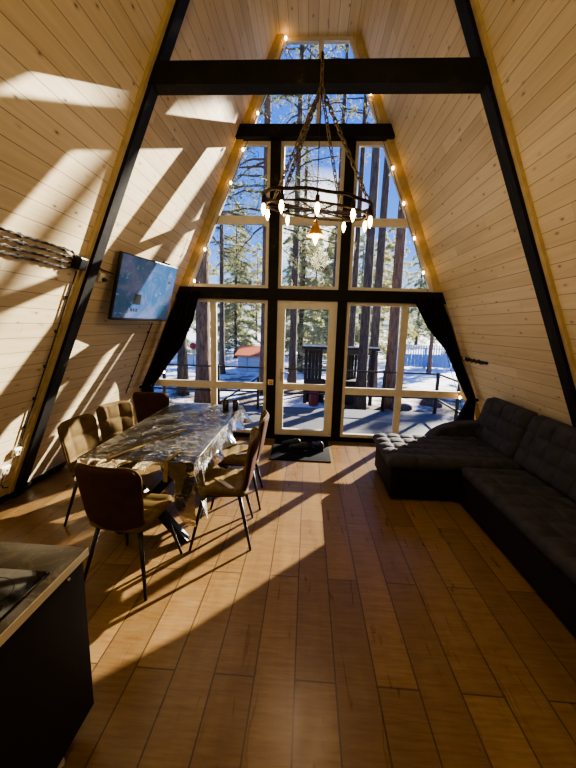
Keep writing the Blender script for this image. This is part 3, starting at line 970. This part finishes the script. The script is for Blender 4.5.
def outlet(y, z, label, w=.085):
    r = thing('wall_outlet', label, 'outlet', wl(y, z, .016))
    o = MB().box(-.014, .016, -w / 2, w / 2, -w / 2, w / 2, .008).lathe([(.026, 0.015), (.028, .022), (.020, .022), (.018, .017)], (0, 0, 0), 16).build('plate', 'plastic_w', r)
    # lathe axis is local z: lay the plate on the slope instead
    o.data.clear_geometry()
    bb = MB().box(-.014, .016, -w / 2, w / 2, -w / 2, w / 2, .008)
    ring_ = [Vector((.018, .026 * math.cos(2 * PI * i / 20), .026 * math.sin(2 * PI * i / 20))) for i in range(20)]
    bb.tube(ring_, .004, 6, True)
    tmp = bb.build('plate', 'plastic_w')
    o.data = tmp.data; bpy.data.objects.remove(tmp)
    o.name = 'plate'
    o.rotation_euler = (0, ang, 0)
    return r
outlet(2.91, 0.54, 'white wall outlet on the left wall, upper of two beside the rafter foot')
outlet(2.83, 0.385, 'white wall outlet on the left wall, lower of two beside the rafter foot', .10)
r = outlet(3.28, 2.165, 'white wall outlet with a black plug beside the television')
MB().lathe([(.001, 0), (.018, 0), (.020, .03), (.012, .05), (.001, .052)], (0.02, 0.015, 0), 12).build('plug', 'plastic_b', r).rotation_euler = (0, PI / 2, 0)
cable_run('power_cord', 'black cord drooping from the lower wall outlet towards the floor', [wl(2.83, .36, .04), wl(2.80, .27, .05), wl(2.86, .20, .04), wl(2.93, .17, .03)], [])
o = MB().box(-.042, .042, -.008, .006, -.042, .042, .004).build('plate', 'plastic_w')
sw = thing('light_switch', 'small cream light switch on the black post left of the door', 'light switch', (-0.545, yg0 - .008, 0.90))
o.parent = sw
MB().box(-.026, .026, -.014, -.006, -.026, .026, .003).build('rocker', 'brass', sw)

# coat rack on the right wall
def wr(y, z, off=.015): return Vector((xw(z, 1, off), y, z))
cr = thing('coat_rack', 'black coat rack with small hooks on the right sloping wall', 'coat rack', wr(4.82, 1.37))
base = cr.location.copy()
o = MB().beam(wr(4.50, 1.37) - base, wr(5.10, 1.37) - base, .03, .018, (1, 0, M)).build('rail', 'blackmetal', cr)
for i in range(5):
    y = 4.55 + i * .125
    p = wr(y, 1.36, .03) - base
    MB().tube([p, p + Vector((-.05, 0, -.01)), p + Vector((-.07, 0, .02)), p + Vector((-.07, 0, .05))], .007, 6).build('hook', 'blackmetal', cr)

# ------------------------------------------------------------------ doormat and shoes
mt = MB().box(-.40, .42, -.42, .42, 0, .014, .004).build('doormat', 'mat'); mt.location = (-0.05, 4.77, 0.001)
tag(mt, 'dark rubber doormat in front of the glass door', 'doormat')
def shoe(x, y, rz, label):
    r = thing('shoe', label, 'shoe', (x, y, .0155), rz, 'black shoes on the doormat')
    def loft(secs):
        n = 16; b = MB(); vs = []
        for yy, w, h, z0 in secs:
            for k in range(n):
                a = 2 * PI * k / n
                vs.append((w * math.cos(a), yy, z0 + (h * math.sin(a) if math.sin(a) > 0 else 0.0)))
        m = len(secs)
        fs = [(i * n + k, i * n + (k + 1) % n, (i + 1) * n + (k + 1) % n, (i + 1) * n + k) for i in range(m - 1) for k in range(n)]
        fs += [tuple(range(n))[::-1], tuple(range((m - 1) * n, m * n))]
        return b.add(vs, fs, True)
    loft([(-.14, .018, .05, .022), (-.13, .034, .10, .022), (-.08, .040, .115, .022), (-.03, .042, .095, .022), (.03, .046, .065, .022), (.09, .046, .05, .022), (.13, .034, .038, .022), (.15, .012, .02, .022)]).build('upper', 'shoe', r)
    loft([(-.145, .022, .02, .0), (-.12, .038, .024, 0), (-.03, .040, .024, 0), (.07, .050, .024, 0), (.13, .038, .024, 0), (.155, .012, .02, 0)]).build('sole', 'plastic_b', r)
    return r
shoe(-.18, 4.88, 1.2, 'black shoe on the doormat, leftmost of the three')
shoe(-.06, 4.74, 1.35, 'black shoe in the middle of the doormat, nearest the room')
shoe(.20, 4.84, 0.5, 'black shoe on the right side of the doormat')

# ------------------------------------------------------------------ kitchen unit
kc = thing('kitchen_cabinet', 'dark brown kitchen base cabinet in the corner nearest the camera', 'cabinet', (-1.25, 0.75, 0))
CX0, CX1, CY0, CY1 = -1.62, -0.884, 0.10, 1.222
MB().box(CX0 + 1.25, CX1 + 1.25, CY0 - .75, CY1 - .75, .10, .818, .002).build('carcass', 'cab', kc)
MB().box(CX1 + 1.2505, CX1 + 1.2545, CY0 - .75, CY1 - .752, .103, .815, .001).build('side_panel', 'cab', kc)
for fx in (CX0 + .06, CX1 - .05):
    for fy in (CY0 + .06, CY1 - .16):
        MB().lathe([(.022, 0), (.022, .012), (.014, .016), (.014, .1)], (fx + 1.25, fy - .75, 0), 12).build('leg', 'plastic_w', kc)
hb = MB().lathe([(.006, 0), (.006, .006), (.001, .007)], (0, 0, 0), 8).build('cover_cap', 'plastic_w', kc); hb.rotation_euler = (0, PI / 2, 0); hb.location = (CX1 + 1.2545, 1.13 - .75, .79)
wt = thing('worktop', 'dark glint-painted worktop with cream edge lying on the kitchen cabinet', 'worktop', (-1.25, .75, .819))
WX0, WX1, WY0, WY1 = -1.66, -0.864, .06, 1.237
MB().box(WX0 + 1.25, WX1 + 1.25 - .003, WY0 - .75, WY1 - .75, 0, .031).build('top_slab', 'worktop', wt)
e_ = MB().box(WX1 + 1.25 - .003, WX1 + 1.25, WY0 - .75, WY1 - .75, -.001, .0315).build('edge_strip', 'worktop_edge', wt); e_['label'] = 'cream edge strip'
hobr = thing('induction_hob', 'black glass hob set on the dark kitchen worktop', 'hob', (-1.2, .83, .8505))
MB().box(-.29, .29, -.255, .255, 0, .006, .002).build('glass_plate', 'hob', hobr)
for hx_, hy_ in ((-.15, .12), (.15, .12), (-.15, -.12), (.15, -.12)):
    MB().tube([(hx_ + .09 * math.cos(2 * PI * i / 32), hy_ + .09 * math.sin(2 * PI * i / 32), .0062) for i in range(32)], .0012, 4, True).build('cooking_zone', 'cab', hobr)

# ------------------------------------------------------------------ outside: terrace, ground
b = MB(); b.add([(x, y, z) for z in (0, -.12) for y in (5.37, 7.85) for x in (-5.5, 3.0)], [(0, 1, 3, 2), (4, 6, 7, 5), (0, 4, 5, 1), (2, 3, 7, 6), (0, 2, 6, 4), (1, 5, 7, 3)])
dk = b.build('terrace_deck', 'deck'); dk.location = (0, 0, -.10); struct(dk, 'grey timber terrace deck outside the gable')
GZ = -0.55
g = MB()
def gfn(u, v):
    x = -70 + 140 * u; y = 5.4 + 110 * v * v
    r = math.hypot(x, y - 8)
    return (x, y, GZ + .05 * math.sin(x * 1.3) * math.sin(y * 1.1) + (0.02 * max(0, y - 30)))
g.grid(90, 90, gfn)
go = g.build('ground', 'snow'); struct(go, 'snowy ground with brown patches beyond the terrace')

# railing
rl = thing('railing', 'black metal terrace railing with two thin rails', 'railing', (0, 7.78, -.10))
for x in (-4.6, -3.3, -2.02, -.55, .80, 1.75, 2.92):
    MB().box(x - .03, x + .03, -.03, .03, 0, .93, .004).build('post', 'blackmetal', rl)
for z in (.90, .34):
    MB().beam((-4.6, 0, z), (2.92, 0, z), .03, .035).build('rail', 'blackmetal', rl)
for y in (-1.1, -2.2):
    MB().box(2.92 - .025, 2.92 + .025, y - .025, y + .025, 0, .93, .004).build('post', 'blackmetal', rl)
for z in (.90, .34):
    MB().beam((2.92, 0, z), (2.92, -2.3, z), .03, .035).build('rail', 'blackmetal', rl)
hr = thing('stair_handrail', 'slanting black handrail of the terrace steps beside the railing', 'handrail', (-1.1, 7.3, -.10))
MB().beam((0.05, .2, .72), (-.75, .0, .18), .03, .03).build('rail', 'blackmetal', hr)
MB().box(.02, .07, .17, .22, 0, .72).build('post', 'blackmetal', hr)
MB().box(-.77, -.72, -.02, .03, 0, .19).build('post', 'blackmetal', hr)

# garden shelter
q0, q1 = at(303, 400, 10.2), at(372, 400, 10.2)
SX = (q0.x + q1.x) / 2; SWD = (q1.x - q0.x)
sh = thing('garden_shelter', 'dark timber barbecue shelter with slanting snowy roof beyond the terrace', 'shelter', (SX, 10.8, GZ + .02))
hw_ = SWD / 2
for x in (-hw_ + .05, hw_ - .05, -hw_ * .22):
    MB().box(x - .05, x + .05, -.6, -.5, 0, 1.62).build('post', 'hutwood', sh)
for x in (-hw_ + .05, hw_ - .05):
    MB().box(x - .05, x + .05, .7, .8, 0, 1.42).build('post', 'hutwood', sh)
def sheet(y0, z0a, y1, z0b, th, x):
    return MB().add([(xx, y, z) for (y, z0) in ((y0, z0a), (y1, z0b)) for z in (z0, z0 + th) for xx in (-x, x)],
                    [(0, 1, 3, 2), (4, 6, 7, 5), (0, 4, 5, 1), (2, 3, 7, 6), (0, 2, 6, 4), (1, 5, 7, 3)])
rf = sheet(-.8, 1.66, 1.0, 1.38, .06, hw_ + .08).build('roof', 'hutwood', sh)
sheet(-.76, 1.722, .95, 1.452, .035, hw_ + .05).build('roof_snow', 'snowroof', rf)['label'] = 'white snow on the roof'
sl = MB()
for i in range(4): sl.box(-hw_ + .11 + i * .105, -hw_ + .11 + i * .105 + .10, -.53, -.50, .10, 1.6)
sl.box(-hw_, -hw_ + .62, -.53, -.50, .02, .75).box(-hw_, .1, -.58, -.54, .30, .42).box(-hw_, .1, -.58, -.54, .62, .74)
sl.build('front_boards', 'hutwood', sh)
sl = MB()
for i in range(14):
    if .12 + i * .1 < hw_ - .1: sl.box(.12 + i * .1, .12 + i * .1 + .085, .72, .75, .1, 1.4)
sl.build('rear_boards', 'hutwood', sh)
MB().box(-.10, hw_ - .12, -.45, .2, .62, .70).box(-.05, hw_ - .15, -.38, .1, .02, .62).build('counter', 'hutwood', sh)
cn = thing('red_canister', 'red canister standing at the foot of the dark garden shelter', 'canister', (at(314, 390, 10.0).x, 10.0, GZ + .02))
MB().lathe([(.001, 0), (.13, 0), (.15, .03), (.15, .36), (.11, .44), (.04, .46), (.04, .52), (.001, .52)], n=18).build('tank', 'darkred', cn)
MB().tube([(-.07, 0, .44), (-.07, 0, .56), (.07, 0, .56), (.07, 0, .44)], .012, 6).build('handle', 'blackmetal', cn)

# pale shed with orange roof
sp_ = at(238, 371, 17.0); sp2 = at(278, 371, 17.0)
sd = thing('garden_shed', 'long low pale blue shed with an orange roof across the snow', 'shed', ((sp_.x + sp2.x) / 2, 17.5, GZ))
w_ = (sp2.x - sp_.x) / 2
MB().box(-w_, w_, -.5, .9, 0, .74).build('wall', 'shedwall', sd)
MB().add([(x, y, z) for (y, z0) in ((-.7, .75), (1.1, 1.12)) for z in (z0, z0 + .06) for x in (-w_ - .15, w_ + .15)],
         [(0, 1, 3, 2), (4, 6, 7, 5), (0, 4, 5, 1), (2, 3, 7, 6), (0, 2, 6, 4), (1, 5, 7, 3)]).build('roof', 'orange', sd)
for x in (-w_ * .55, w_ * .1):
    MB().box(x, x + .04, -.53, -.5, .05, .70).build('batten', 'bluefence', sd)
MB().box(w_ * .3, w_ * .75, -.53, -.5, .05, .66).build('door', 'bluefence', sd)

# blue fence on the right
f0, f1 = at(396, 372, 21.0), at(452, 376, 21.0)
fn_ = thing('garden_fence', 'blue boarded fence with white pales on top beyond the right trees', 'fence', (f0.x, 21.0, GZ))
L_ = f1.x - f0.x
b = MB()
for i in range(int(L_ / .21)): b.box(i * .21, i * .21 + .19, -.02, .02, .1, .85)
b.build('blue_boards', 'bluefence', fn_)
b = MB()
for i in range(int(L_ / .15)): b.box(i * .15, i * .15 + .07, .04, .07, .6, 1.40)
b.box(0, L_, .03, .05, 1.15, 1.22)
b.build('white_pales', 'whitefence', fn_)
for x in (0, L_ / 2, L_):
    MB().box(x - .06, x + .06, -.05, .07, 0, 1.2).build('post', 'bluefence', fn_)

# red round road sign
s0 = at(193, 346, 18.0)
sg = thing('road_sign', 'red round road sign on a thin post between the left tree trunks', 'sign', (s0.x, 18.0, GZ))
MB().tube([(0, .05, 0), (0, .05, s0.z - GZ + .2)], .03, 8).build('post', 'steel', sg)
d_ = MB().lathe([(.001, -.02), (.17, -.02), (.17, .02), (.001, .02)], (0, 0, 0), 24).build('sign_face', 'red', sg); d_.rotation_euler = (PI / 2, 0, 0); d_.location = (0, 0, s0.z - GZ)

# logs/stones on the snow by the right railing
rk = random.Random(5)
for i, (px, py, Y, s_) in enumerate(((402, 398, 9.9, .22), (422, 405, 9.0, .20), (406, 405, 9.0, .11), (432, 394, 10.6, .24))):
    p = at(px, py, Y)
    bm = bmesh.new(); bmesh.ops.create_icosphere(bm, subdivisions=3, radius=1)
    for v_ in bm.verts:
        k_ = 1 + .18 * math.sin(3 * v_.co.x + i) * math.cos(4 * v_.co.y) + .06 * rk.uniform(-1, 1)
        v_.co = Vector((v_.co.x * s_ * 1.4 * k_, v_.co.y * s_ * k_, max(-.3, v_.co.z) * s_ * .7 * k_))
    o = MB().bm(bm, True).build('boulder', 'bark_a'); o.location = (p.x, Y, GZ + .05)
    tag(o, 'snow-dusted boulder beyond the right side of the terrace, ' + ('leftmost behind the railing', 'nearest the railing', 'smallest of them', 'furthest from the railing')[i], 'boulder', 'boulders by the terrace')

# ------------------------------------------------------------------ trees
def tree_meshes(seed, H, r0, crown0, blen, ncards, bark, needle, droop=.25, nb=70, ls=1.0):
    rg = random.Random(seed)
    b = MB()
    n = 14; pts = []; rs = []
    ax, ay = rg.uniform(-.1, .1), rg.uniform(-.1, .1)
    for i in range(n + 1):
        t = i / n
        pts.append((ax * math.sin(3 * t * PI) * t, ay * math.sin(2.3 * t * PI) * t, H * t)); rs.append(r0 * ((1 - t) ** .75 + .02) * (1.35 if i == 0 else 1))
    b.tube(pts, rs, 12)
    br = MB(); nd = MB()
    for k in range(nb):
        t = crown0 + (0.98 - crown0) * (k + rg.random()) / nb
        z = H * t; a = rg.uniform(0, 2 * PI)
        L = blen * (1 - (t - crown0) / (1 - crown0)) ** .7 * rg.uniform(.6, 1.1) + .3
        up = rg.uniform(-.15, .35)
        d = Vector((math.cos(a), math.sin(a), up)).normalized()
        p0 = Vector((0, 0, z)); P = []
        m = 7
        for i in range(m + 1):
            q = i / m
            P.append(p0 + d * (L * q) + Vector((0, 0, -droop * L * q * q)) + Vector((rg.uniform(-.04, .04), rg.uniform(-.04, .04), rg.uniform(-.04, .04))) * L * .4)
        br.tube(P, [r0 * .16 * (1 - i / m) + .008 for i in range(m + 1)], 5)
        cards = int(ncards * L / blen)
        side = d.cross(Vector((0, 0, 1))).normalized()
        for c in range(cards):
            q = rg.random() ** .7
            i = min(m - 1, int(q * m)); base = P[i].lerp(P[i + 1], q * m - i)
            w = side * rg.choice((-1, 1)) * rg.uniform(0, .33) * L * (1.1 - q) + Vector((0, 0, rg.uniform(-.18, .10)))
            c0 = base + w + d * w.length * .5
            l = rg.uniform(.10, .24) * ls; wd = rg.uniform(.018, .045) * ls
            dd = Vector((rg.gauss(0, 1), rg.gauss(0, 1), rg.gauss(0, .7))).normalized(); ss = dd.orthogonal().normalized()
            ss = (ss * math.cos(rg.random() * 6) + dd.cross(ss) * math.sin(rg.random() * 6)).normalized()
            nd.add([c0 - dd * l, c0 + ss * wd, c0 + dd * l, c0 - ss * wd], [(0, 1, 2, 3)])
    return b, br, nd, bark, needle
PROTO = {}
def proto(key, *a):
    b, br, nd, bark, needle = tree_meshes(*a)
    r = thing('pine_tree', 'x', 'tree', (0, 0, 0))
    b.build('trunk', bark, r); br.build('branches', bark, r); nd.build('foliage', needle, r, fix=False)
    PROTO[key] = [r, False]
proto('tall', 11, 19.0, .165, .28, 2.3, 210, 'bark_a', 'needle_a', .25, 75, .36)
proto('red', 23, 19.0, .20, .24, 2.5, 210, 'bark_b', 'needle_b', .3, 75, .36)
proto('bare', 53, 19.0, .165, .50, 1.9, 80, 'bark_a', 'needle_a', .2, 34, .5)
proto('barered', 59, 19.0, .20, .50, 1.9, 80, 'bark_b', 'needle_a', .2, 34, .5)
proto('dense', 67, 16.0, .16, .66, 2.5, 260, 'bark_b', 'needle_b', .03, 150, 1.15)
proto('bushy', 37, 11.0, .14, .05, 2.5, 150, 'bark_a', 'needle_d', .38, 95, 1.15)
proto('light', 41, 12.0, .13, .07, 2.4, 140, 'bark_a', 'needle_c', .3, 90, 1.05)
def plant(key, x, y, sc, rz, label, group=None, lean=(0, 0)):
    r, used = PROTO[key]
    o = r if not used else copy_tree(r)
    PROTO[key][1] = True
    o.location = (x, y, GZ - .05 + .02 * max(0, y - 30)); o.scale = (sc[0], sc[0], sc[1]); o.rotation_euler = (lean[0], lean[1], rz)
    o['label'] = label
    if group: o['group'] = group
    elif 'group' in o: del o['group']
    return o
near = [  # kind, pixel column and row on the trunk, depth, trunk scale, height scale, label
    ('tall', 183, 385, 10.9, (.95, 1.0), 'dark forked tree trunk at the far left of the lower left window'),
    ('red', 203.5, 385, 9.2, (1.0, 1.0), 'thick reddish brown pine trunk close outside the lower left window'),
    ('tall', 222, 340, 16, (.75, .9), 'slim pine behind the thick reddish trunk, seen in the left upper window'),
    ('red', 264.5, 340, 11.5, (.75, 1.05), 'pale pinkish pine trunk hidden low by the left post, seen in the top window'),
    ('tall', 292.5, 360, 13.5, (.9, 1.0), 'dark pine trunk seen through the left side of the glass door'),
    ('tall', 301, 330, 18, (.8, .95), 'slim pine trunk behind the shelter, seen near the middle of the centre window'),
    ('bare', 333, 330, 14.5, (.75, 1.0), 'slim dark pine trunk at the right edge of the centre window'),
    ('bare', 351.5, 340, 14.8, (.85, 1.0), 'leftmost slim pine trunk in the right windows, behind the shelter'),
    ('bare', 361.5, 380, 9.7, (.85, 1.0), 'thick dark trunk close to the railing in front of the shelter'),
    ('bare', 373.5, 360, 12.6, (1.0, 1.0), 'dark trunk just right of the shelter in the right window'),
    ('barered', 390, 380, 10.2, (.80, 1.0), 'broad brown trunk beside the mullion of the lower right window'),
    ('barered', 429.5, 365, 18.5, (.5, .8), 'thin far trunk in front of the blue fence by the right curtain'),
]
for kd, px, py, Y, sc, lab in near:
    p = at(px, py, Y)
    plant(kd, p.x, Y, sc, random.uniform(0, 6.28), lab)
# conifers and light trees further off
rg = random.Random(99)
far = []
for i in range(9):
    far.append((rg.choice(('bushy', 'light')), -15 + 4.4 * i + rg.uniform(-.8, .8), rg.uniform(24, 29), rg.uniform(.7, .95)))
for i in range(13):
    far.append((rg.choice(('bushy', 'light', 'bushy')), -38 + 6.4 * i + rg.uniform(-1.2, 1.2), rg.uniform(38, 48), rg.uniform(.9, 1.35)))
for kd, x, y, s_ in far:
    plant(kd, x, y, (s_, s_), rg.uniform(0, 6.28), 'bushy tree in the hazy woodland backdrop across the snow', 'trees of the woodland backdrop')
mid = [(-4.9, 23.5, 'light', .85, 'olive green bushy tree behind the pale blue shed'), (-10.5, 19.0, 'bushy', .9, 'grey green conifer beyond the forked trunk at the far left'),
       (-0.3, 17.5, 'light', .62, 'small light green tree in the middle, behind the glass door'), (4.4, 23.0, 'light', .7, 'olive bushy tree right of the broad brown trunk'),
       (1.6, 20.5, 'light', .75, 'yellow green tree between the trunks in the right window')]
plant('dense', 7.4, 15.4, (1, 1), 0, 'dense high pine crown standing right of the glazed gable')
for x, y, kd, s_, lab in mid:
    plant(kd, x, y, (s_, s_), rg.uniform(0, 6.28), lab)

# ------------------------------------------------------------------ light
sd_ = Vector((-.727, -1.0, -.472)).normalized()
sun = bpy.data.lights.new('sun', 'SUN'); sun.energy = 14.0; sun.angle = math.radians(.6); sun.color = (1.0, .90, .74)
so = bpy.data.objects.new('sun', sun); C.objects.link(so)
so.rotation_euler = sd_.to_track_quat('-Z', 'Y').to_euler(); so.location = (8, 12, 9)
def point(name, loc, energy, col, rad=.05):
    l = bpy.data.lights.new(name, 'POINT'); l.energy = energy; l.color = col; l.shadow_soft_size = rad
    o = bpy.data.objects.new(name, l); C.objects.link(o); o.location = loc
    return o
point('chandelier_light', RC + Vector((0, 0, -.32)), 14, (1, .78, .52), .12)
point('room_lamp', (0.3, -1.2, 3.9), 62, (1, .81, .45), .3)

w = bpy.data.worlds.new('world'); bpy.context.scene.world = w; w.use_nodes = True
nt = w.node_tree; nt.nodes.clear()
tc = nt.nodes.new('ShaderNodeTexCoord'); sx = nt.nodes.new('ShaderNodeSeparateXYZ'); nt.links.new(tc.outputs['Generated'], sx.inputs[0])
cr = nt.nodes.new('ShaderNodeValToRGB'); nt.links.new(sx.outputs[2], cr.inputs[0])
while len(cr.color_ramp.elements) < 5: cr.color_ramp.elements.new(.5)
for e, (p, c) in zip(cr.color_ramp.elements, ((0.0, (.72, .82, .95)), (.08, (.42, .62, 1.0)), (.20, (.12, .35, 1.0)), (.42, (.05, .22, .9)), (1.0, (.02, .10, .5)))):
    e.position = p; e.color = (*c, 1)
dt = nt.nodes.new('ShaderNodeVectorMath'); dt.operation = 'DOT_PRODUCT'
nt.links.new(tc.outputs['Generated'], dt.inputs[0]); dt.inputs[1].default_value = Vector((.02, 1, .26)).normalized()
mr = nt.nodes.new('ShaderNodeMapRange'); mr.inputs[1].default_value = .990; mr.inputs[2].default_value = 1.0; nt.links.new(dt.outputs['Value'], mr.inputs[0])
mxr = nt.nodes.new('ShaderNodeMix'); mxr.data_type = 'RGBA'; nt.links.new(mr.outputs[0], mxr.inputs[0]); nt.links.new(cr.outputs[0], mxr.inputs[6]); mxr.inputs[7].default_value = (2.2, 2.1, 1.9, 1)
bg = nt.nodes.new('ShaderNodeBackground'); bg.inputs[1].default_value = .85
nt.links.new(mxr.outputs[2], bg.inputs[0])
ow = nt.nodes.new('ShaderNodeOutputWorld')
nt.links.new(bg.outputs[0], ow.inputs[0])

sc = bpy.context.scene
sc.view_settings.view_transform = 'AgX'
sc.view_settings.look = 'AgX - Medium High Contrast'
sc.view_settings.exposure = 0.9
cy = sc.cycles
cy.max_bounces = 10; cy.diffuse_bounces = 5; cy.transparent_max_bounces = 16
cy.sample_clamp_indirect = 6.0; cy.caustics_reflective = False; cy.caustics_refractive = False
cy.use_denoising = True
